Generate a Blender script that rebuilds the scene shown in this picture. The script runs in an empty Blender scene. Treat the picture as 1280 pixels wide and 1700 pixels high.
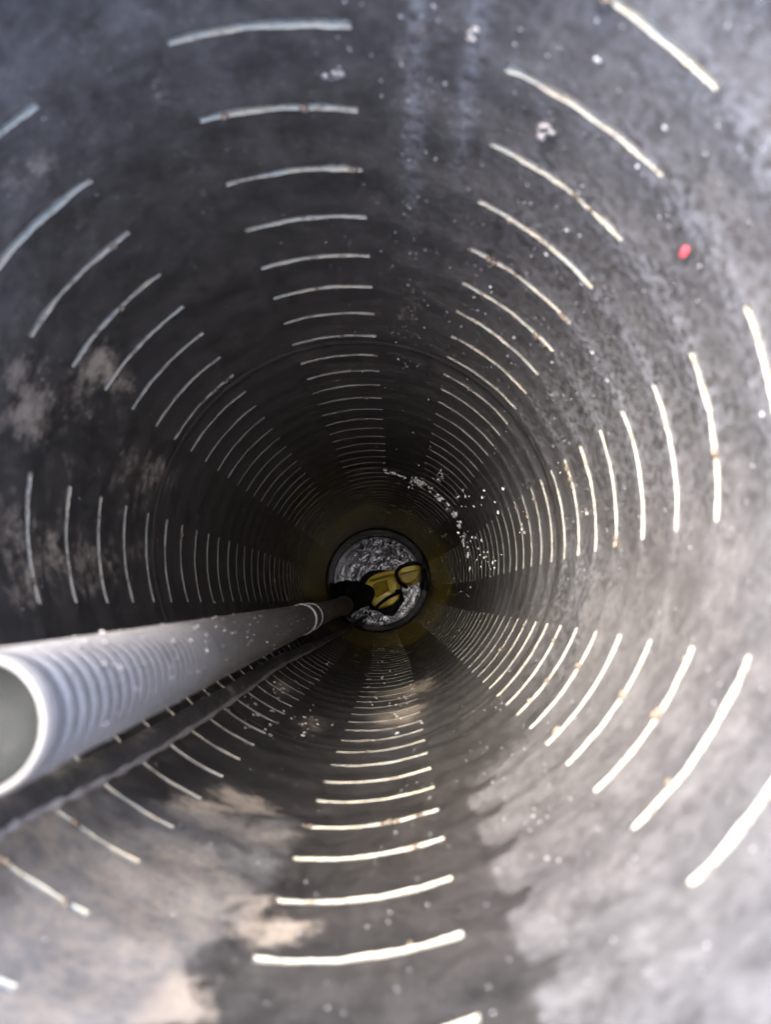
import bpy, bmesh, math, random
import numpy as np
from mathutils import Vector, Matrix

random.seed(7); rng = np.random.default_rng(7)
scene = bpy.context.scene
col = scene.collection
PI = math.pi
PITCH = 0.28523                           # slot rows apart, in units of R
R = 0.16                                  # inner radius of the casing in metres

# ---------------------------------------------------------------- camera
# the casing axis is the world Z axis, the camera looks down it, a little off axis
FP, PX, PY = 1230.0, 640.0, 850.0
TILT = np.array([0.01654, 0.11792, 1.0])
OFF = np.array([-0.20815, -0.29586])
a_ = TILT / np.linalg.norm(TILT)
u_ = np.array([1, 0, 0.]) - a_ * a_[0]; u_ /= np.linalg.norm(u_)
w_ = np.cross(a_, u_)
def cam2world(v):                          # camera (right, down, forward) to world direction
    return np.array([v @ u_, -(v @ w_), -(v @ a_)])
CAM = np.array([-OFF[0] * R, OFF[1] * R, 0.0])
cam_data = bpy.data.cameras.new('camera')
cam = bpy.data.objects.new('camera', cam_data); col.objects.link(cam)
xx, yy, zz = (cam2world(np.array(v, float)) for v in ((1, 0, 0), (0, -1, 0), (0, 0, -1)))
M = Matrix.Identity(4)
for i in range(3):
    M[i][0], M[i][1], M[i][2], M[i][3] = xx[i], yy[i], zz[i], CAM[i]
cam.matrix_world = M
cam_data.sensor_fit = 'VERTICAL'; cam_data.sensor_height = 24; cam_data.sensor_width = 24
cam_data.lens = 24 * FP / 1700
cam_data.clip_start = 0.01; cam_data.clip_end = 500
cam_data.dof.use_dof = True
cam_data.dof.focus_distance = 1.55
cam_data.dof.aperture_fstop = 6.0
scene.camera = cam

# ---------------------------------------------------------------- sky, sun, exposure
SUN_EL, SUN_AZ = math.radians(70), math.radians(148)   # azimuth: direction TOWARDS the sun, from +X counter-clockwise
sun_dir = Vector((math.cos(SUN_AZ) * math.cos(SUN_EL), math.sin(SUN_AZ) * math.cos(SUN_EL), math.sin(SUN_EL)))
world = bpy.data.worlds.new('World'); scene.world = world; world.use_nodes = True
wn, wl = world.node_tree.nodes, world.node_tree.links
wn.clear()
sky = wn.new('ShaderNodeTexSky'); sky.sky_type = 'NISHITA'; sky.sun_disc = False
sky.sun_elevation = SUN_EL; sky.sun_rotation = PI / 2 - SUN_AZ
sky.air_density = 0.5; sky.dust_density = 2.2; sky.ozone_density = 0.0
bg = wn.new('ShaderNodeBackground'); bg.inputs['Strength'].default_value = 0.15
wo = wn.new('ShaderNodeOutputWorld')
wl.new(sky.outputs[0], bg.inputs[0]); wl.new(bg.outputs[0], wo.inputs[0])
sd = bpy.data.lights.new('sun', 'SUN'); sd.energy = 0.5; sd.angle = math.radians(28); sd.color = (1, 0.98, 0.94)
sun = bpy.data.objects.new('sun', sd); col.objects.link(sun)
sun.rotation_euler = sun_dir.to_track_quat('Z', 'Y').to_euler()
scene.view_settings.view_transform = 'Standard'; scene.view_settings.look = 'None'
scene.view_settings.gamma = 1; scene.view_settings.use_curve_mapping = False
scene.view_settings.exposure = 4.6
scene.render.engine = 'CYCLES'
scene.cycles.use_denoising = True
scene.cycles.max_bounces = 10; scene.cycles.diffuse_bounces = 6; scene.cycles.glossy_bounces = 6
scene.cycles.sample_clamp_indirect = 8

# ---------------------------------------------------------------- helpers
def kink(z):                               # the lower length leans a little (units of R)
    k = np.maximum(0, np.asarray(z, float) - 8.0)
    return -0.0268 * k, 0.0120 * k         # x, y
def P(th, z, r=1.0):                       # th in degrees (image clockwise), z depth in R, r radius in R -> world
    kx, ky = kink(z); t = math.radians(th)
    return Vector(((r * math.cos(t) + kx) * R, (-r * math.sin(t) + ky) * R, -z * R))
def Pxy(px, py, z):                        # world point seen at photo pixel (px,py) at depth z
    d = cam2world(np.array([(px - PX) / FP, (py - PY) / FP, 1.0]))
    t = (-z * R - CAM[2]) / d[2]
    return Vector(CAM + d * t)
def wall_at(px, py, r=1.0):                # where the sight line at that pixel meets the casing wall -> (theta deg, z)
    d = cam2world(np.array([(px - PX) / FP, (py - PY) / FP, 1.0])); d /= -d[2]
    lo, hi = 0.05, 40.0
    for _ in range(60):
        m = (lo + hi) / 2
        kx, ky = kink(m); q = (CAM + d * m * R) / R
        if math.hypot(q[0] - kx, q[1] - ky) < r: lo = m
        else: hi = m
    return math.degrees(math.atan2(-(q[1] - ky), q[0] - kx)), m

def link(name, me, mat=None, parent=None, smooth=True):
    o = bpy.data.objects.new(name, me); col.objects.link(o)
    if mat and not me.materials: me.materials.append(mat)
    if smooth:
        me.polygons.foreach_set('use_smooth', np.ones(len(me.polygons), bool))
    if parent: o.parent = parent
    return o
def mesh(name, v, f):
    me = bpy.data.meshes.new(name); me.from_pydata([tuple(x) for x in v], [], [tuple(x) for x in f]); me.update(); return me
def tag(o, label=None, cat=None, group=None, kind=None):
    if label: o['label'] = label
    if cat: o['category'] = cat
    if group: o['group'] = group
    if kind: o['kind'] = kind
    return o
def empty(name, loc):
    o = bpy.data.objects.new(name, None); o.location = loc; o.empty_display_size = .05; col.objects.link(o); return o
def keep(o, parent):                       # parent without moving
    o.parent = parent; o.matrix_parent_inverse = Matrix.Translation(-Vector(parent.location)); return o

def lathe_along(p0, p1, prof, seg=48):     # prof: list of (t metres along axis from p0, radius)
    p0, p1 = Vector(p0), Vector(p1); ax = (p1 - p0).normalized()
    s = ax.orthogonal().normalized(); t = ax.cross(s)
    v, f = [], []
    for (d, r) in prof:
        for k in range(seg):
            an = 2 * PI * k / seg
            v.append(p0 + ax * d + (s * math.cos(an) + t * math.sin(an)) * r)
    for i in range(len(prof) - 1):
        for k in range(seg):
            k2 = (k + 1) % seg
            f.append((i * seg + k, i * seg + k2, (i + 1) * seg + k2, (i + 1) * seg + k))
    return v, f
def spline(pts, n):                        # Catmull-Rom through the points
    pts = [Vector(p) for p in pts]; q = [pts[0] * 2 - pts[1]] + pts + [pts[-1] * 2 - pts[-2]]
    out = []
    for i in range(len(pts) - 1):
        a, b, c, d = q[i:i + 4]
        for k in range(n):
            t = k / n
            out.append(0.5 * ((2 * b) + (c - a) * t + (2 * a - 5 * b + 4 * c - d) * t * t + (3 * b - a - 3 * c + d) * t ** 3))
    out.append(pts[-1]); return out
def tube(pts, rad, seg=16, sq=1.0, up=None, cap=True):   # rad: number or list; sq flattens along 'up(p)'
    v, f = [], []; n = len(pts)
    prev = None
    for i, p in enumerate(pts):
        tg = (pts[min(i + 1, n - 1)] - pts[max(i - 1, 0)]).normalized()
        if up is not None: s = up(p)
        else: s = prev if prev is not None else tg.orthogonal()
        s = (s - tg * s.dot(tg)).normalized(); prev = s
        b = tg.cross(s)
        r = rad[i] if hasattr(rad, '__len__') else rad
        for k in range(seg):
            an = 2 * PI * k / seg
            v.append(p + s * (math.cos(an) * r * sq) + b * (math.sin(an) * r))
    for i in range(n - 1):
        for k in range(seg):
            k2 = (k + 1) % seg
            f.append((i * seg + k, i * seg + k2, (i + 1) * seg + k2, (i + 1) * seg + k))
    if cap:
        f.append(tuple(range(seg))[::-1]); f.append(tuple(range((n - 1) * seg, n * seg)))
    return v, f

# ---------------------------------------------------------------- materials
class NT:
    def __init__(s, name):
        s.m = bpy.data.materials.new(name); s.m.use_nodes = True
        s.t = s.m.node_tree; s.n = s.t.nodes; s.b = s.n['Principled BSDF']
    def new(s, t, **k):
        n = s.n.new(t)
        for a, b in k.items(): setattr(n, a, b)
        return n
    def val(s, sock, v):
        if hasattr(v, 'is_linked') or hasattr(v, 'links'): s.t.links.new(v, sock)
        else: sock.default_value = v
    def math(s, op, a, b=0.0, clamp=False):
        n = s.new('ShaderNodeMath', operation=op); n.use_clamp = clamp
        s.val(n.inputs[0], a); s.val(n.inputs[1], b); return n.outputs[0]
    def noise(s, vec, scale, detail=4, rough=.6, dist=0.):
        n = s.new('ShaderNodeTexNoise'); n.inputs['Scale'].default_value = scale
        n.inputs['Detail'].default_value = detail; n.inputs['Roughness'].default_value = rough
        n.inputs['Distortion'].default_value = dist
        if vec is not None: s.t.links.new(vec, n.inputs['Vector'])
        return n.outputs['Fac']
    def ramp(s, fac, lo, hi, a=0., b=1.):
        n = s.new('ShaderNodeMapRange'); n.interpolation_type = 'SMOOTHSTEP'
        s.val(n.inputs['Value'], fac)
        n.inputs['From Min'].default_value = lo; n.inputs['From Max'].default_value = hi
        n.inputs['To Min'].default_value = a; n.inputs['To Max'].default_value = b
        return n.outputs[0]
    def mix(s, fac, a, b):
        n = s.new('ShaderNodeMix', data_type='RGBA')
        s.val(n.inputs[0], fac)
        for i, c in ((6, a), (7, b)):
            if isinstance(c, tuple): n.inputs[i].default_value = (*c, 1)
            else: s.t.links.new(c, n.inputs[i])
        return n.outputs[2]
    def pos(s, sx=1, sy=1, sz=1):
        g = s.new('ShaderNodeNewGeometry'); m = s.new('ShaderNodeMapping')
        m.inputs['Scale'].default_value = (sx, sy, sz); s.t.links.new(g.outputs['Position'], m.inputs['Vector'])
        return m.outputs[0]
    def attr(s, name):
        n = s.new('ShaderNodeAttribute'); n.attribute_name = name; return n.outputs['Fac']
    def bump(s, h, strength=.3, dist=.001):
        n = s.new('ShaderNodeBump'); n.inputs['Strength'].default_value = strength; n.inputs['Distance'].default_value = dist
        s.t.links.new(h, n.inputs['Height']); s.t.links.new(n.outputs[0], s.b.inputs['Normal'])
    def set(s, **k):
        for a, v in k.items():
            i = s.b.inputs[a.replace('_', ' ')]
            if isinstance(v, tuple): i.default_value = (*v, 1)
            else: s.val(i, v)
        return s.m

def wall_material():
    m = NT('casing_plastic')
    p1 = m.pos(); pz = m.pos(1, 1, .16)
    n_big = m.noise(p1, 9, 5, .62); n_mid = m.noise(p1, 48, 7, .72, .3); n_fine = m.noise(p1, 260, 5, .7)
    n_str = m.noise(pz, 70, 5, .65); n_sp = m.noise(p1, 110, 6, .75)
    grit = m.noise(p1, 620, 2, .5)
    wet_shade = m.attr('wet_shade')
    base = m.mix(m.ramp(n_mid, .3, .7), (.028, .0252, .0222), (.054, .048, .042))
    base = m.mix(m.math('MULTIPLY', m.ramp(n_str, .50, .74), .4), base, (.08, .073, .064))
    base = m.mix(m.math('MULTIPLY', m.ramp(n_fine, .50, .72), .35), base, (.10, .092, .08))
    base = m.mix(m.math('MULTIPLY', wet_shade, .8), base, (.014, .0135, .013))  # near black further down: shade put into the colour
    base = m.mix(m.math('MULTIPLY', m.attr('olive_band'), m.ramp(n_mid, .2, .6, .55, 1.0)), base, (.34, .265, .035))
    sz = m.new('ShaderNodeSeparateXYZ'); m.t.links.new(p1, sz.inputs[0])
    ring = m.math('SINE', m.math('ADD', m.math('MULTIPLY', sz.outputs[2], 2 * PI / (PITCH * R / 4)), m.math('MULTIPLY', n_big, 3.0)))
    rmask = m.ramp(sz.outputs[2], -2.5 * R, -4.5 * R)
    base = m.mix(m.math('MULTIPLY', m.math('MULTIPLY', m.ramp(ring, .45, .95), rmask), m.ramp(n_sp, .38, .6, .1, .7)), base, (.075, .072, .068))
    # grey mineral film and the haze painted on the right, speckled
    fl = m.math('MULTIPLY', m.attr('film_haze'), m.ramp(m.noise(p1, 230, 6, .75), .36, .66), clamp=True)
    base = m.mix(m.math('MULTIPLY', fl, .8), base, (.22, .222, .228))
    # tan soil and cream patches
    tn = m.ramp(m.math('ADD', m.attr('tan'), m.math('MULTIPLY', m.math('SUBTRACT', m.math('ADD', m.math('MULTIPLY', n_mid, .4), m.math('MULTIPLY', n_sp, .6)), .5), 2.8)), .30, .95)
    tcol = m.mix(n_fine, (.235, .19, .135), (.53, .44, .33))
    base = m.mix(m.math('MULTIPLY', tn, .9), base, tcol)
    # pale dry dust, plus the daylight painted in near the mouth
    du = m.ramp(m.math('ADD', m.attr('dust_daylight'), m.math('MULTIPLY', m.math('SUBTRACT', m.math('ADD', m.math('MULTIPLY', n_mid, .4), m.math('MULTIPLY', n_sp, .6)), .5), .6)), .15, .85)
    du = m.math('MULTIPLY', du, m.ramp(m.math('ADD', m.math('MULTIPLY', n_sp, .55), m.math('MULTIPLY', n_fine, .45)), .36, .62, .35, 1.0))
    dcol = m.mix(m.ramp(n_mid, .3, .7), (.092, .086, .079), (.150, .141, .130))
    base = m.mix(m.math('MULTIPLY', du, .95), base, dcol)
    # small pale specks
    sp = m.math('MULTIPLY', m.ramp(grit, .68, .75), m.ramp(n_mid, .42, .62))
    base = m.mix(m.math('MULTIPLY', sp, .7), base, (.40, .35, .29))
    m.t.links.new(base, m.b.inputs['Base Color'])
    rough = m.ramp(n_mid, .3, .75, .34, .56)
    rough = m.math('ADD', rough, m.math('MULTIPLY', m.math('MAXIMUM', m.math('MAXIMUM', du, tn), fl), .35))
    rough = m.math('SUBTRACT', rough, m.math('MULTIPLY', wet_shade, .08))
    m.val(m.b.inputs['Roughness'], m.math('MAXIMUM', m.math('MINIMUM', rough, .95), .16))
    hgt = m.math('MULTIPLY', m.math('ADD', m.math('MULTIPLY', n_fine, .8), m.math('MULTIPLY', n_sp, .6)), m.math('SUBTRACT', 1.0, m.math('MULTIPLY', wet_shade, .8)))
    m.bump(m.math('ADD', hgt, m.math('MULTIPLY', m.math('MULTIPLY', ring, rmask), m.ramp(n_mid, .3, .6, .15, .5))), .22, .0009)
    return m.m
MAT_WALL = wall_material()

m = NT('slot_cut'); p = m.pos()
n1, n2 = m.noise(p, 70, 3), m.noise(p, 160, 3)
c = m.mix(m.ramp(n1, .3, .7), (.36, .365, .31), (.46, .40, .285))
c = m.mix(m.ramp(n2, .50, .68, 0, .85), c, (.20, .165, .115))
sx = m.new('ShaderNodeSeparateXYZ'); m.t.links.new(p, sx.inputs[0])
depth_fade = m.math('MULTIPLY', m.ramp(sx.outputs[2], -2.5 * R, -5.5 * R), m.ramp(m.noise(p, 30, 3), .3, .62, .66, .99))  # slots painted darker with depth, imitating the fading daylight
c = m.mix(depth_fade, c, (.10, .095, .08))
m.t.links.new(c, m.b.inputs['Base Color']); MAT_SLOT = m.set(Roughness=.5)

m = NT('soil'); p = m.pos()
n1, n2 = m.noise(p, 12, 6), m.noise(p, 90, 4)
m.t.links.new(m.mix(m.math('MULTIPLY', n1, n2), (.12, .09, .06), (.34, .28, .2)), m.b.inputs['Base Color'])
m.bump(n2, .6, .01); MAT_SOIL = m.set(Roughness=.95)

m = NT('water'); p = m.pos(1.0, .55, 1)
h = m.math('ADD', m.math('MULTIPLY', m.noise(p, 24, 3, .5, 2.2), 1.0), m.math('MULTIPLY', m.noise(p, 70, 2, .5, 1.0), .25))
m.bump(h, 1.0, .0021); MAT_WATER = m.set(Base_Color=(.006, .006, .005), Roughness=.02, IOR=1.34)

def plastic(name, c1, c2, rough=.4, scale=60, bump=.2, dirt=None, dirtc=(.2, .16, .12), lo=.55, hi=.72):
    m = NT(name); p = m.pos(); n1, n2 = m.noise(p, scale, 5), m.noise(p, scale * 5, 3)
    c = m.mix(m.ramp(n1, .3, .7), c1, c2)
    if dirt: c = m.mix(m.ramp(m.noise(p, scale * .6, 6, .7), lo, hi, 0, dirt), c, dirtc)
    m.t.links.new(c, m.b.inputs['Base Color'])
    m.val(m.b.inputs['Roughness'], m.ramp(n2, .3, .7, rough - .08, rough + .12))
    m.bump(n2, bump, .0006); return m.m
m = NT('riser_grey'); p = m.pos(); n1, n2, n3 = m.noise(p, 50, 6, .7), m.noise(p, 260, 3), m.noise(m.pos(1, 1, .3), 45, 5, .7)
c = m.mix(m.ramp(n1, .3, .7), (.20, .19, .176), (.29, .277, .26))
c = m.mix(m.math('MULTIPLY', m.attr('len_tone'), m.ramp(n3, .2, .6, .75, .98)), c, (.115, .108, .10))
c = m.mix(m.ramp(n1, .50, .66, 0, .6), c, (.10, .092, .083))
c = m.mix(m.math('MULTIPLY', m.attr('groove'), .9), c, (.07, .066, .06))
m.t.links.new(c, m.b.inputs['Base Color']); m.val(m.b.inputs['Roughness'], m.ramp(n2, .3, .7, .36, .55)); m.bump(n2, .25, .0006); MAT_RISER = m.m
MAT_BORE = plastic('riser_inside', (.010, .0105, .0098), (.018, .019, .0175), .6, 40)
MAT_BORE.node_tree.nodes['Principled BSDF'].inputs['Specular IOR Level'].default_value = .1
MAT_SEAL = plastic('pale_seal', (.62, .60, .57), (.75, .74, .71), .4, 90)
MAT_BLACK = plastic('black_rubber', (.008, .008, .008), (.014, .014, .014), .6, 70, .3)
MAT_BLACK.node_tree.nodes['Principled BSDF'].inputs['Specular IOR Level'].default_value = .15
MAT_CABLE = plastic('cable_sheath', (.035, .033, .031), (.06, .056, .052), .5, 45, .3, .9, (.20, .175, .145), .52, .68)
MAT_EDGE = plastic('cable_edge', (.22, .20, .18), (.34, .31, .28), .5, 60, .3, .8, (.10, .09, .08))
MAT_YELLOW = plastic('yellow_housing', (.88, .65, .010), (.92, .70, .02), .36, 60, .15, .45, (.30, .20, .03), .58, .72)
MAT_YELLOW2 = plastic('yellow_panel', (.44, .31, .012), (.52, .38, .018), .45, 60, .2, .5, (.22, .15, .03), .52, .7)  # darker yellow copy, facet shading put into the colour
MAT_YELLOW3 = plastic('yellow_boss', (.86, .68, .03), (.90, .74, .05), .36, 60, .15)  # paler yellow copy, painted as the facet catching more light
MAT_STEEL = plastic('steel', (.55, .54, .53), (.66, .65, .63), .3, 90); MAT_STEEL.node_tree.nodes['Principled BSDF'].inputs['Metallic'].default_value = .8
MAT_RUST = plastic('rusty_clamp', (.30, .22, .15), (.50, .40, .30), .6, 120, .5, .8, (.12, .07, .04))
MAT_SUMP = plastic('wet_sump_plastic', (.022, .021, .02), (.04, .038, .035), .16, 60, .15)
MAT_CLOG = plastic('brown_soil', (.09, .066, .045), (.17, .13, .09), .8, 150, .5)
MAT_RED = plastic('red_paint', (.85, .10, .13), (.88, .14, .17), .5, 90)
MAT_LIME = plastic('lime_crust', (.74, .72, .68), (.84, .82, .78), .45, 150, .6)
m = NT('droplet'); MAT_DROP = m.set(Base_Color=(.34, .34, .34), Roughness=.10, IOR=1.45)  # pale base colour stands in for the highlights on the beads

# ---------------------------------------------------------------- the casing
Z_TOP, Z_COL, Z_WAT = 0.56, 14.25, 17.3
ROWS = [1.531 + i * PITCH for i in range(-3, 45)]          # depth of each slot row, in R
COLS = [-95.9, -50.5, -6.4, 36.0, 82.5, 126.0, 174.2, 220.9]  # middle of each slot column, degrees
HALF = 12.6                                                # half the angular length of a slot
SH = 0.0245                                                 # slot opening along the axis, in R

ths = [-180 + i * 0.75 for i in range(480)]
# snap grid angles to slot ends
ths = np.array(ths)
zs, kinds = [Z_TOP], ['b']
for i, z in enumerate(ROWS):
    a0 = zs[-1]
    b0 = z - SH / 2
    for k in range(1, 5): zs.append(a0 + (b0 - a0) * k / 5); kinds.append('b')
    zs.append(z - SH / 2); kinds.append(('t', i)); zs.append(z + SH / 2); kinds.append(('l', i))
while zs[-1] < Z_COL - .02: zs.append(min(zs[-1] + .06, Z_COL)); kinds.append('b')
zs = np.array(zs)
NT_, NZ = len(ths), len(zs)
TH, ZZ = np.meshgrid(ths, zs)
def cd(t, c): return (t - c + 180) % 360 - 180
inslot = np.full(NT_, -1)
for c, cm in enumerate(COLS): inslot[np.abs(cd(ths, cm)) < HALF - .01] = c
# jitter of every slot edge
zj = np.zeros((NZ, NT_))
jz = rng.normal(0, .004, (len(ROWS), 8)); tilt = rng.normal(0, .004, (len(ROWS), 8))
for r_, k in enumerate(kinds):
    if isinstance(k, tuple):
        e = rng.normal(0, 1, NT_ + 8); e = np.convolve(e, np.ones(5) / 5, 'same')[:NT_]
        for c, cm in enumerate(COLS):
            m_ = np.abs(cd(ths, cm)) <= HALF + .8
            zj[r_, m_] = jz[k[1], c] + tilt[k[1], c] * cd(ths[m_], cm) / HALF + e[m_] * .0062
ZJ = ZZ + zj
# slow unevenness of the wall
ta = np.radians(TH)
rr = 1 + .0020 * np.sin(2 * ta + .6 * ZZ) + .0012 * np.sin(5 * ta - 1.1 * ZZ) + .0008 * np.sin(3 * ta + 4 * ZZ) + .0030 * (1 - np.cos(2 * PI * (ZZ - ROWS[0]) / PITCH))
kx, ky = kink(ZJ)
V = np.stack([(rr * np.cos(ta) + kx) * R, (-rr * np.sin(ta) + ky) * R, -ZJ * R], -1).reshape(-1, 3)
faces = []
for r_ in range(NZ - 1):
    hole = isinstance(kinds[r_], tuple) and kinds[r_][0] == 't'
    for k in range(NT_):
        k2 = (k + 1) % NT_
        if hole and inslot[k] >= 0 and inslot[k2] == inslot[k]: continue
        faces.append((r_ * NT_ + k, r_ * NT_ + k2, (r_ + 1) * NT_ + k2, (r_ + 1) * NT_ + k))
me = bpy.data.meshes.new('wall')
me.from_pydata(V.tolist(), [], faces); me.update()

# ---- stains, plus light and shade painted in, by place on the wall: fields over (angle, depth)
def blob(th0, z0, st, sz): return np.exp(-(cd(TH, th0) / st) ** 2 - ((ZZ - z0) / sz) ** 2)
def sm(x, a, b): t = np.clip((x - a) / (b - a), 0, 1); return t * t * (3 - 2 * t)
def wob(seed, kt=3, kz=5.):
    g = np.random.default_rng(seed); out = np.zeros_like(TH)
    for _ in range(9):
        out += np.sin(np.radians(TH) * g.integers(1, 4 * kt) + ZZ * g.uniform(.3, 1) * kz + g.uniform(0, 6.3)) / 3
    return out
dust_daylight = np.zeros_like(TH)
# dry dust on the lower and right sides near the mouth
edge_z = 2.3 + .5 * np.exp(-(cd(TH, 25) / 45) ** 2) + .13 * wob(1, 3, 4)
dust_daylight += (1 - sm(ZZ, edge_z - .12, edge_z + .12)) * sm(cd(TH, 85), -95, -50) * (1 - sm(cd(TH, 85), 20, 60)) * 1.0
# the strip washed clean under the bottom column of slots, with lobes below each slot end
ph = ((ZZ - ROWS[0]) / PITCH) % 1.0
lobe = np.exp(-((ph - .16) / .17) ** 2)
right = 66.5 - 7.5 * lobe * (1 + .4 * wob(5, 1, 3)) - 1.5
left = 95.5 + 3.5 * sm(wob(3, 2, 2.2), -1.2, 1.2) + 8 * blob(100, 1.2, 60, .5)
wash = sm(TH, right - 1.4, right + 1.0) * (1 - sm(TH, left - 4, left + 7))
dust_daylight *= 1 - wash * (1 - .75 * blob(75, 2.62, 14, .07))
# wet trails running on from the lower right slots
trail = np.exp(-((ph - .10) / .07) ** 2) * sm(TH, 47, 50) * (1 - sm(TH, 58, 68)) * .45
dust_daylight *= 1 - trail
film_haze = np.zeros_like(TH)
dust_daylight += (.52 + .10 * wob(33, 2, 2)) * (1 - sm(ZZ, 1.0, 3.3)) * (1 - wash * .6)  # wall painted paler all round near the mouth, as if brighter lit
dust_daylight += .38 * np.exp(-(cd(TH, 172) / 40) ** 2) * (1 - sm(ZZ, 1.2, 2.6)) * (1 + .3 * wob(31))  # left side near the mouth painted paler in place of skylight
band = .22 + .85 * np.exp(-((((ph + .45) % 1.0) - .5) / .17) ** 2) + .25 * wob(8, 2, 3)
film_haze += 1.1 * np.clip(band, 0, 1.2) * np.exp(-(cd(TH, -14) / 38) ** 2) * (1 - .55 * sm(ZZ, 4.2, 6.2)) * (1 - sm(ZZ, 7, 9.5))
film_haze += .5 * np.exp(-(cd(TH, -25) / 42) ** 2) * (1 - sm(ZZ, 2.2, 4.2))  # even lightening of the right side, a painted haze
film_haze += .7 * np.exp(-(cd(TH, 30) / 24) ** 2) * (1 - sm(ZZ, 3.5, 6.0)) * (.6 + .4 * wob(9))
film_haze += .55 * np.exp(-(cd(TH, 78) / 14) ** 2) * blob(78, 4.2, 30, .9)
tan = np.zeros_like(TH)
for px, py, st, sz, s in ((30, 610, 4, .10, .8), (170, 600, 4, .10, .95), (205, 640, 3, .12, .9), (40, 690, 5, .12, .8), (150, 620, 6, .2, .5),
                          (20, 300, 4, .08, .6), (80, 275, 2, .04, .8), (130, 370, 3, .06, .7), (100, 700, 8, .3, .5), (200, 780, 9, .4, .45), (265, 790, 5, .25, .8),
                          (40, 980, 7, .12, .7), (90, 900, 7, .25, .55), (150, 960, 8, .3, .5), (230, 920, 10, .5, .45), (20, 860, 6, .15, .55),
                          (560, 620, 6, .5, .2), (680, 520, 5, .5, .25), (690, 100, 3, .15, .2), (260, 130, 2, .1, .6), (300, 220, 1.2, .2, .1), (340, 330, 1.0, .25, .1), (395, 440, 1.0, .4, .12),
                          (660, 1190, 10, .35, .75), (650, 1150, 9, .4, .6), (520, 1200, 6, .3, .5), (470, 1140, 4, .3, .7), (700, 1140, 8, .5, .55),
                          (400, 1330, 6, .1, .9), (330, 1350, 5, .1, .8), (440, 1390, 5, .1, .85), (280, 1430, 8, .09, .85), (350, 1480, 7, .08, .9), (200, 1510, 7, .08, .9), (260, 1520, 6, .06, .95),
                          (180, 1590, 6, .06, .9), (100, 1640, 6, .06, .9), (270, 1660, 5, .06, 1.), (460, 1545, 4, .06, .8), (60, 1400, 4, .06, .8), (130, 1420, 4, .06, .7)):
    t0, z0 = wall_at(px, py); tan += s * (.6 if px < 300 and py < 1000 else 1.3) * blob(t0, z0, st * 1.15, sz * 1.15)
tan += .56 * np.clip(1 + .5 * wob(41, 3, 4), 0, 2) * 1.35 * sm(TH, 99, 108) * (1 - sm(TH, 135, 160)) * (1 - sm(ZZ, 1.7, 2.35))
streak = np.exp(-(cd(TH, wall_at(340, 330)[0]) / .7) ** 2) * (1 - sm(ZZ, 2.8, 3.2)) * sm(ZZ, 1.5, 1.7)
tan += .06 * streak
film_haze += .9 * np.exp(-(cd(TH, wall_at(780, 130)[0]) / 1.3) ** 2) * (1 - sm(ZZ, 1.7, 2.2))
film_haze += .7 * np.exp(-(cd(TH, wall_at(690, 130)[0]) / 1.6) ** 2) * (1 - sm(ZZ, 2.0, 2.6))
wet_shade = sm(ZZ + .5 * wob(21, 2, 1.5), 4.5, 8.5)       # glossy damp lower length, also painted darker in place of deep shade
olive_band = sm(ZZ + .25 * wob(22, 3, 1), 10.0, 10.8) * (.75 + .25 * np.clip(wob(23, 2, .5), -1, 1))   # olive band above the water
for nm, arr in (('dust_daylight', dust_daylight), ('film_haze', film_haze), ('tan', tan), ('wet_shade', wet_shade), ('olive_band', olive_band)):
    at = me.attributes.new(nm, 'FLOAT', 'POINT'); at.data.foreach_set('value', arr.reshape(-1).astype(np.float32))

casing = tag(empty('well_casing', (0, 0, -Z_COL * R)), 'dark slotted plastic well casing seen from inside, pale slots in eight columns', 'well casing')
keep(link('wall', me, MAT_WALL), casing)

# outer skin and top rim
prof = [(r, z) for r, z in ((1.0, Z_TOP), (1.012, Z_TOP - .02), (1.105, Z_TOP - .02), (1.118, Z_TOP), (1.118, 6), (1.118, 12), (1.118, Z_COL + .4))]
v, f = [], []
for (r, z) in prof:
    for k in range(96): v.append(P(k * 3.75, z, r))
for i in range(len(prof) - 1):
    for k in range(96): k2 = (k + 1) % 96; f.append((i * 96 + k2, i * 96 + k, (i + 1) * 96 + k, (i + 1) * 96 + k2))
keep(link('outer_skin', mesh('outer_skin', v, f), MAT_WALL), casing)

# joint groove ring where two lengths meet, and the plain sump below the slots
def ring_part(name, prof, mat, seg=128):
    v, f = [], []
    for (r, z) in prof:
        for k in range(seg): v.append(P(k * 360 / seg, z, r))
    for i in range(len(prof) - 1):
        for k in range(seg): k2 = (k + 1) % seg; f.append((i * seg + k, i * seg + k2, (i + 1) * seg + k2, (i + 1) * seg + k))
    return keep(link(name, mesh(name, v, f), mat), casing)
sump_prof = [(1.05, Z_COL - .06), (.995, Z_COL - .05), (.965, Z_COL - .02), (.96, Z_COL + .05)]
z = Z_COL + .05
for k in range(7):
    sump_prof += [(.962, z + .08), (.985, z + .12), (.985, z + .16), (.962, z + .20)]; z += .24
sump_prof += [(.962, z + .4), (.962, 18.6)]
so = ring_part('sump_wall', sump_prof, MAT_SUMP)
at = so.data.attributes.new('wet_shade', 'FLOAT', 'POINT'); at.data.foreach_set('value', np.ones(len(so.data.vertices), np.float32))
ring_part('joint_lip', [(1.0, 3.60), (.998, 3.605), (.9965, 3.63), (.998, 3.66), (1.001, 3.665)], MAT_WALL)

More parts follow.
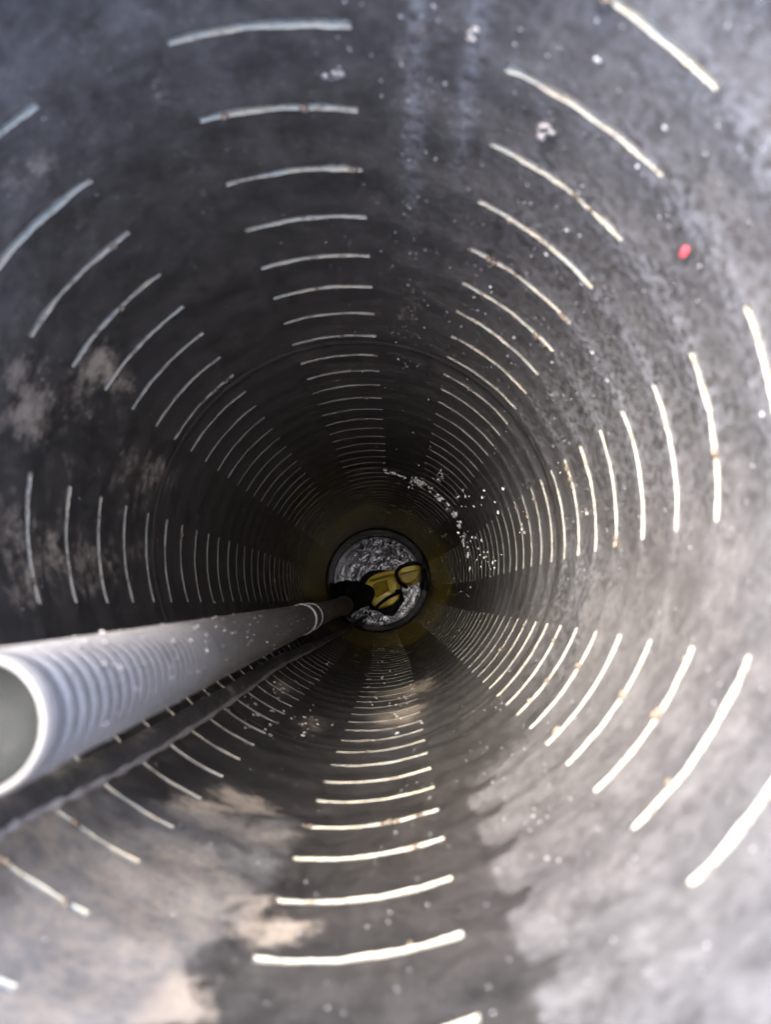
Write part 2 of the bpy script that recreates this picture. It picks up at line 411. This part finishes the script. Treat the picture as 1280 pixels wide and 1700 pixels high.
# slots: behind each opening its own recess (pale lower ledge, roof, back, ends) that follows the ragged cut
def slot_mesh(c, ri):
    rt = next(k for k, q in enumerate(kinds) if q == ('t', ri)); rl = rt + 1
    ks = [k for k in range(NT_) if inslot[k] == c]
    ks.sort(key=lambda k: cd(ths[k], COLS[c])); n = len(ks); v, f = [], []
    for k in ks:
        t = ths[k]; v += [P(t, ZJ[rl, k], rr[rl, k]), P(t, ZJ[rl, k], 1.085), P(t, ZJ[rt, k], 1.085), P(t, ZJ[rt, k], rr[rt, k])]
    for k in range(n - 1):
        a, b = 4 * k, 4 * k + 4
        for j in range(3): f.append((a + j, b + j, b + j + 1, a + j + 1))
    f.append((0, 1, 2, 3)); f.append((4 * n - 1, 4 * n - 2, 4 * n - 3, 4 * n - 4))
    return v, f
allslots = [(z, c, ri) for ri, z in enumerate(ROWS) for c in range(8)]
# those in view, nearest first: the first row or two of a column may lie outside the frame
def in_view(z, c):
    for dt in (-10, 0, 10):
        w = P(COLS[c] + dt, z); d = np.array(w) - CAM
        cx_, cy_, cz_ = d @ xx, -(d @ yy), -(d @ zz)
        if cz_ > 0 and 0 < PX + FP * cx_ / cz_ < 1280 and 0 < PY + FP * cy_ / cz_ < 1700: return True
    return False
near = [s for s in allslots if in_view(s[0], s[1])][:300]
nearset = set((s[0], s[1]) for s in near)
bv, bf = [], []
for (z, c, ri) in allslots:
    sv, sf = slot_mesh(c, ri)
    if (z, c) in nearset:
        loc = P(COLS[c], z, 1.0)
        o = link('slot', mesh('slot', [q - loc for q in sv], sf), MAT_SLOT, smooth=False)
        o.location = loc; keep(o, casing)
    else:
        b0 = len(bv); bv += sv; bf += [tuple(i + b0 for i in q) for q in sf]
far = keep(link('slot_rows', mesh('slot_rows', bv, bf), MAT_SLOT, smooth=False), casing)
tag(far, 'fine slots crowding together deep in the casing', kind='stuff')

# red mark on the upper right wall
t0, z0 = wall_at(1142, 415)
v, f = [], []
for k in range(7):
    for j in range(3):
        dz = (k / 6 - .5) * .046; w = (j - 1) * .55 * math.sqrt(max(.12, 1 - (2 * k / 6 - 1) ** 2))
        v.append(P(t0 + w, z0 + dz, .992 - .004 * (j == 1)))
for k in range(6):
    for j in range(2): a = k * 3 + j; f.append((a, a + 1, a + 4, a + 3))
rm = keep(link('red_mark', mesh('red_mark', v, f), MAT_RED), casing); tag(rm, 'small red mark on the upper right of the wall')

# ---------------------------------------------------------------- ground round the mouth
v, f = [], []
rads = [1.115, 1.3, 1.8, 3, 6, 14, 40]
for i, r in enumerate(rads):
    for k in range(64):
        hgt = .0 if i < 1 else .05 * math.sin(k * .7 + i * 2) * min(1, i / 3)
        v.append(((r * math.cos(k * PI / 32)) * R, r * math.sin(k * PI / 32) * R, (-Z_TOP - .55 + hgt) * R))
for i in range(len(rads) - 1):
    for k in range(64): k2 = (k + 1) % 64; f.append((i * 64 + k, (i + 1) * 64 + k, (i + 1) * 64 + k2, i * 64 + k2))
tag(link('ground', mesh('ground', v, f), MAT_SOIL), kind='structure', label='bare soil round the mouth of the casing')

# ---------------------------------------------------------------- water
v, f = [], []; NR, NS = 70, 160
wx, wy = kink(Z_WAT)
g = np.random.default_rng(3)
src = [(g.uniform(-.8, .8), g.uniform(-.8, .8), g.uniform(18, 46), g.uniform(0, 6.3), g.uniform(.3, 1)) for _ in range(9)]
for i in range(NR + 1):
    for k in range(NS):
        r = .965 * i / NR; t = 2 * PI * k / NS; x, y = r * math.cos(t), r * math.sin(t)
        hh = sum(am * math.sin(kk * math.hypot(x - sx, y - sy) + p_) / kk for sx, sy, kk, p_, am in src) * .015
        v.append(((x + wx) * R, (y + wy) * R, (-Z_WAT + hh) * R))
for i in range(NR):
    for k in range(NS): k2 = (k + 1) % NS; f.append((i * NS + k, (i + 1) * NS + k, (i + 1) * NS + k2, i * NS + k2))
tag(link('water', mesh('water', v, f), MAT_WATER), kind='structure', label='rippled dark water at the foot of the casing')

# ---------------------------------------------------------------- riser pipe
ra, rb = Pxy(-45, 1207, 1.21), Pxy(572, 1005, 13.2)
RR = .1195 * R
L = (rb - ra).length
ax = (rb - ra).normalized()
def zdist(z): return (ra.z - (-z * R)) / (ra.z - rb.z) * L
riser = tag(empty('riser_pipe', rb), 'grey plastic riser pipe with threaded upper end, leaning across to the left', 'pipe')
prof = [(.0015, RR * .87, .85), (.0, RR * .90, .75), (.0008, RR * .96, .6), (.005, RR * 1.0, .3)]
thr_end = .24; pit = .0088; d = .007
while d < thr_end:                         # rounded thread, shallower further down
    k = 1.0 if d < .14 else max(.15, 1 - (d - .14) / .07)
    for q, am in ((0, 0), (.22, .0), (.32, .14), (.70, .14), (.86, .0)): prof.append((d + q * pit, RR * (1 - am * k), (am / .14) * k))
    d += pit
prof += [(thr_end + .004, RR, 0)]
for k in range(1, 40):
    d = thr_end + .004 + (L - thr_end - .004) * k / 39
    g_ = max(0, (d / L - .62) / .38); prof.append((d, RR * (1 + .32 * g_ ** 1.3), 0))
v, f = lathe_along(ra, rb, [q[:2] for q in prof], 56)
me = mesh('pipe_tube', v, f)
gr = np.repeat(np.array([q[2] for q in prof], np.float32), 56)
st = np.repeat(np.array([min(1, max(0, (q[0] / L - .012) / .15)) for q in prof], np.float32), 56)  # riser colour goes darker away from its upper end
for nm, arr in (('groove', gr), ('len_tone', st)):
    at = me.attributes.new(nm, 'FLOAT', 'POINT'); at.data.foreach_set('value', arr)
keep(link('pipe_tube', me, MAT_RISER), riser)
v, f = lathe_along(ra, rb, [(.0014, RR * .875), (.003, RR * .86), (.006, RR * .85), (.0075, RR * .3), (.0075, .0001)], 40)
keep(link('pipe_bore', mesh('pipe_bore', v, f), MAT_BORE), riser)
for zc_, rad in ((6.1, .0022), (6.75, .0015)):
    d = zdist(zc_); r0 = RR * (1 + .32 * max(0, (d / L - .62) / .38) ** 1.3)
    v, f = lathe_along(ra, rb, [(d - rad * 2.4, r0 * .99), (d - rad * 1.5, r0 + rad * .6), (d, r0 + rad * .9), (d + rad * 1.5, r0 + rad * .6), (d + rad * 2.4, r0 * .99)], 56)
    keep(link('seal_ring', mesh('seal_ring', v, f), MAT_SEAL), riser)
RE = RR * 1.32
v, f = lathe_along(ra, rb, [(L - .075, RE * .9), (L - .070, RE * 1.04), (L - .050, RE * 1.06), (L - .046, RE * 1.0), (L - .034, RE * 1.0), (L - .030, RE * 1.08), (L - .002, RE * 1.08), (L + .001, RE * .8)], 48)
keep(link('clamp_ring', mesh('clamp_ring', v, f), MAT_RUST), riser)
# black hose from the riser down to the pump outlet
hp = spline([rb - ax * .04, rb + ax * .06, Pxy(590, 996, 14.2), Pxy(600, 990, 14.9), Pxy(606, 986, 15.6)], 10)
hr = [RE * (1.02 + .10 * math.sin(i * .9)) + .007 * (i / len(hp)) for i in range(len(hp))]
v, f = tube(hp, hr, 32); keep(link('rubber_hose', mesh('rubber_hose', v, f), MAT_BLACK), riser)
for i in (8, 20):
    q = hp[i]; qn = (hp[i + 1] - q).normalized()
    v, f = lathe_along(q, q + qn, [(-.006, RE * .9), (-.006, RE * 1.25), (.006, RE * 1.25), (.006, RE * .9)], 40)
    keep(link('hose_clamp', mesh('hose_clamp', v, f), MAT_BLACK), riser)

# ---------------------------------------------------------------- cable lying along the wall
cp = []
for px, py in ((-60, 1392), (0, 1345), (80, 1308), (160, 1272), (240, 1232), (320, 1186), (400, 1137), (460, 1098), (510, 1075), (550, 1055), (580, 1040), (596, 1030)):
    t0, z0 = wall_at(px, py, .93); cp.append(P(t0, z0, .93))
cp.append(Pxy(604, 1024, Z_WAT + .05))
cs = spline(cp, 8)
def inward(p):
    z = -p.z / R; kx_, ky_ = kink(z); return Vector((p.x - kx_ * R, p.y - ky_ * R, 0)).normalized()
cable = tag(empty('power_cable', cp[-1]), 'dark flat dirty cable lying on the wall below the grey riser', 'cable')
cw = [.0058 * (1 + .06 * math.sin(i * .8) + .05 * math.sin(i * 2.3)) for i in range(len(cs))]
v, f = tube(cs, cw, 16, .55, inward); keep(link('cable_sheath', mesh('cable_sheath', v, f), MAT_CABLE), cable)
es = [p + inward(p).cross((cs[min(i + 1, len(cs) - 1)] - cs[max(i - 1, 0)]).normalized()) * .0056 + inward(p) * .0018 for i, p in enumerate(cs)]
es2 = [p * 1 for p in es]
v, f = tube(es2, [.0021 * (1 + .3 * math.sin(i * 1.7)) for i in range(len(es2))], 10); keep(link('lit_edge', mesh('lit_edge', v, f), MAT_EDGE), cable)  # pale strip added along the cable, standing in for its lit edge

# ---------------------------------------------------------------- submersible pump
ZP = 15.4
def pp(px, py, z=ZP): return Pxy(px, py, z)
zc = lambda x, y: (540 + x / 7.111, 870 + y / 7.111)        # from the enlarged view to photo pixels
pump = tag(empty('submersible_pump', pp(645, 985, 17.9)), 'yellow submersible pump standing in the water at the foot', 'pump')
def prism(name, outline, z0, z1, mat, bev=.004, parent=pump, seg=3, taper=1.0, tilt=(0, 0)):
    bm = bmesh.new()
    top = [Pxy(*zc(*q), z0) for q in outline]; c_ = sum(top, Vector()) / len(top)
    for p_ in top: p_.z += (p_.x - c_.x) * tilt[0] + (p_.y - c_.y) * tilt[1]
    bot = [Vector((c_.x + (p_.x - c_.x) * taper, c_.y + (p_.y - c_.y) * taper, -z1 * R)) for p_ in top]
    tv = [bm.verts.new(p_) for p_ in top]; bv_ = [bm.verts.new(p_) for p_ in bot]
    bm.faces.new(tv); bm.faces.new(bv_[::-1]); n = len(tv)
    for i in range(n): bm.faces.new((tv[i], bv_[i], bv_[(i + 1) % n], tv[(i + 1) % n]))
    bmesh.ops.recalc_face_normals(bm, faces=bm.faces)
    bmesh.ops.bevel(bm, geom=[e for e in bm.edges], offset=bev, segments=seg, affect='EDGES', profile=.6)
    me_ = bpy.data.meshes.new(name); bm.to_mesh(me_); bm.free()
    o = link(name, me_, mat)
    return keep(o, parent)
prism('housing', [(462, 715), (515, 640), (600, 585), (812, 532), (868, 640), (885, 745), (868, 885), (800, 955), (625, 1000), (545, 950), (535, 860)], ZP, 17.9, MAT_YELLOW, .006, taper=1.12)
prism('raised_panel', [(562, 720), (600, 690), (722, 655), (748, 850), (620, 888), (585, 850)], ZP - .06, ZP + .3, MAT_YELLOW2, .003, tilt=(-.25, .45))
prism('top_ridge', [(520, 655), (800, 580), (850, 610), (850, 632), (790, 622), (530, 690)], ZP - .12, ZP + .3, MAT_YELLOW2, .003, tilt=(-.1, -.5))
prism('screw_boss', [(728, 650), (790, 640), (850, 690), (850, 770), (800, 830), (755, 800), (735, 730)], ZP - .20, ZP + .2, MAT_YELLOW3, .004, tilt=(.1, -.1))
q = pp(*zc(772, 738), ZP - .165)
v, f = lathe_along(q, q + Vector((0, 0, 1)), [(-.004, .0075), (.001, .0075), (.0022, .006), (.0016, .0032), (.0002, .0028), (.0002, .0001)], 24)
keep(link('screw_head', mesh('screw_head', v, f), MAT_STEEL), pump)
# black outlet, and a black base standing in for shadow round the pump
prism('base_shadow', [(370, 720), (430, 620), (520, 555), (640, 540), (820, 570), (900, 760), (930, 900), (860, 1010), (800, 1090), (700, 1080), (640, 1040), (540, 1010), (430, 860)], ZP + 1.1, 18.4, MAT_BLACK, .008, taper=1.03)
op = spline([pp(*zc(500, 830), ZP - .2), pp(*zc(420, 790), ZP + .1), pp(*zc(300, 760), ZP + .35), pp(*zc(190, 770), ZP + .9), pp(*zc(150, 800), 17.2)], 8)
v, f = tube(op, [.026 + .003 * math.sin(i * 1.1) for i in range(len(op))], 28); keep(link('outlet_elbow', mesh('outlet_elbow', v, f), MAT_BLACK), pump)
q = pp(*zc(440, 855), ZP - .5)
v, f = lathe_along(q, q + Vector((.25, .05, 1)), [(-.06, .03), (.0, .032), (.006, .034), (.014, .033), (.018, .026), (.018, .018), (.006, .016), (.006, .0001)], 36)
keep(link('outlet_collar', mesh('outlet_collar', v, f), MAT_BLACK), pump)
prism('cable_gland', [(820, 775), (900, 765), (915, 800), (830, 815)], ZP - .25, ZP + .3, MAT_BLACK, .003)
lp = spline([pp(*zc(600, 985), ZP - .2), pp(*zc(690, 905), ZP - .35), pp(*zc(800, 840), ZP - .35), pp(*zc(900, 795), ZP - .2)], 10)
v, f = tube(lp, .0052, 14); keep(link('lead_cable', mesh('lead_cable', v, f), MAT_BLACK), pump)
# float switch held beside the pump
fl = prism('float_switch', [(850, 600), (880, 520), (960, 440), (1050, 440), (1120, 490), (1130, 560), (1100, 640), (1110, 690), (1050, 705), (960, 735), (905, 700), (860, 650)], ZP - .55, ZP + .25, MAT_YELLOW, .012, seg=4)
prism('float_lid', [(872, 612), (905, 575), (1115, 530), (1118, 580), (1085, 650), (1000, 700), (955, 712), (900, 675)], ZP - .66, ZP - .3, MAT_YELLOW2, .006)
bp = spline([pp(*zc(960, 745), ZP - .45), pp(*zc(880, 690), ZP - .66), pp(*zc(838, 590), ZP - .66), pp(*zc(870, 525), ZP - .66), pp(*zc(960, 480), ZP - .66), pp(*zc(1060, 466), ZP - .62), pp(*zc(1130, 480), ZP - .40)], 8)
v, f = tube(bp, .0058, 12); keep(link('float_strap', mesh('float_strap', v, f), MAT_BLACK), pump)

# ---------------------------------------------------------------- lime crust deep on the right wall, droplets and grit
ico = bmesh.new(); bmesh.ops.create_icosphere(ico, subdivisions=1, radius=1)
IV = np.array([v_.co[:] for v_ in ico.verts]); IF = [[v_.index for v_ in f_.verts] for f_ in ico.faces]; ico.free()
def lumps(name, items, mat, label, parent=casing, flat=.5, jag=.25):   # items: (theta, z, size in metres)
    vs, fs = [], []
    for (t, z, s) in items:
        p_ = P(t, z, 1.0 - .1 * s / R); n_ = inward(p_); tz = Vector((0, 0, 1)); tt = n_.cross(tz)
        b0 = len(vs); k = 1 + rng.uniform(-jag, jag, len(IV)); el = rng.uniform(.8, 1.5)
        for q_, kk in zip(IV, k):
            vs.append(p_ + (n_ * (q_[0] * flat) + tt * q_[1] * el + tz * q_[2]) * (s * kk))
        fs += [tuple(i + b0 for i in q_) for q_ in IF]
    o = keep(link(name, mesh(name, vs, fs), mat), parent); tag(o, label, kind='stuff'); return o
items = []
arc = [(640, 782), (662, 788), (690, 800), (715, 812), (738, 835), (758, 858), (768, 885), (776, 915), (780, 945)]
dens = [8, 2, 40, 18, 16, 24, 20, 10, 6]
for i in range(len(arc) - 1):
    for _ in range(dens[i] * 3):
        t_ = rng.uniform(); px = arc[i][0] * (1 - t_) + arc[i + 1][0] * t_ + rng.normal(0, 2.2); py = arc[i][1] * (1 - t_) + arc[i + 1][1] * t_ + rng.normal(0, 2.6)
        if math.sin(px * .31 + py * .17) + math.sin(px * .11 - py * .37 + 1) + rng.normal(0, .5) < .1: continue
        items.append((*wall_at(px, py), (.0006 + .0027 * rng.uniform() ** 2.5)))
for cx_, cy_, n_, sd_ in ((690, 803, 40, 6), (738, 890, 14, 3), (805, 925, 18, 12), (790, 900, 10, 14), (775, 985, 5, 8), (730, 790, 12, 6), (770, 830, 10, 8), (680, 855, 12, 6), (715, 880, 10, 6), (800, 840, 10, 20)):
    for _ in range(n_): items.append((*wall_at(cx_ + rng.normal(0, sd_), cy_ + rng.normal(0, sd_)), rng.uniform(.0006, .0018)))
lumps('lime_crust', items, MAT_LIME, 'white lime crust on the deep right side of the wall', flat=.75)
items = []
for _ in range(900):                       # scattered beads over the whole wall
    items.append((rng.uniform(-180, 180), 1 + 12 * rng.uniform() ** 1.3, rng.uniform(.0002, .0005)))
for _ in range(500):                        # denser on the upper right
    items.append((rng.normal(-52, 24), rng.uniform(.8, 4.5), rng.uniform(.0002, .00045) * (1 + 1.8 * rng.uniform() ** 6)))
for _ in range(110):
    items.append((wall_at(690, 130)[0] + rng.normal(0, 3), rng.uniform(1.1, 4), rng.uniform(.0002, .0006)))
for _ in range(200):
    items.append((rng.normal(60, 30), rng.uniform(.8, 3.5), rng.uniform(.0002, .0005)))
lumps('water_bead', items, MAT_DROP, 'small glistening beads scattered over the wall', flat=.6, jag=.08)
items = []
for px, py, n_, sd_ in ((560, 120, 6, 6), (908, 215, 9, 8), (782, 60, 6, 8), (545, 1100, 5, 4), (635, 1100, 10, 12), (970, 848, 3, 3), (430, 1180, 20, 25), (510, 1200, 20, 20), (650, 1165, 30, 25), (460, 1150, 12, 10), (870, 880, 6, 6), (660, 755, 10, 30)):
    for _ in range(n_): items.append((*wall_at(px + rng.normal(0, sd_), py + rng.normal(0, sd_)), rng.uniform(.0006, .0018)))
lumps('grit', items, MAT_EDGE, 'pale grit stuck to the wall in small clusters', flat=.7)

vs, fs = [], []
sx_ = ax.orthogonal().normalized(); sy_ = ax.cross(sx_)
for _ in range(420):
    d = L * (.02 + .75 * rng.uniform() ** 1.4); an = rng.uniform(0, 6.283); k_ = rng.uniform(.0003, .0007) * (1 + 1.5 * rng.uniform() ** 6)
    n_ = sx_ * math.cos(an) + sy_ * math.sin(an); p_ = ra + ax * d + n_ * RR * (1 + .32 * max(0, (d / L - .62) / .38) ** 1.3); b0 = len(vs)
    for q_ in IV: vs.append(p_ + Vector(q_) * (k_ * rng.uniform(.75, 1.25)))
    fs += [tuple(i + b0 for i in q_) for q_ in IF]
tag(keep(link('grit', mesh('grit', vs, fs), MAT_EDGE), riser), 'pale specks of grit stuck along the riser', kind='stuff')

# soil caught in some of the slots
items = []
for _ in range(170):
    z_, c_i, ri_ = near[int(len(near) * rng.uniform() ** 1.2)]
    t_ = COLS[c_i] + rng.uniform(-HALF, HALF)
    for _k in range(rng.integers(1, 4)):
        items.append((t_ + rng.normal(0, .5), z_ + jz[ri_, c_i] + rng.normal(SH * .3, SH * .2), rng.uniform(.0008, .0019)))
lumps('soil_clog', items, MAT_CLOG, 'crumbs of brown soil caught in the slots', flat=1.0)
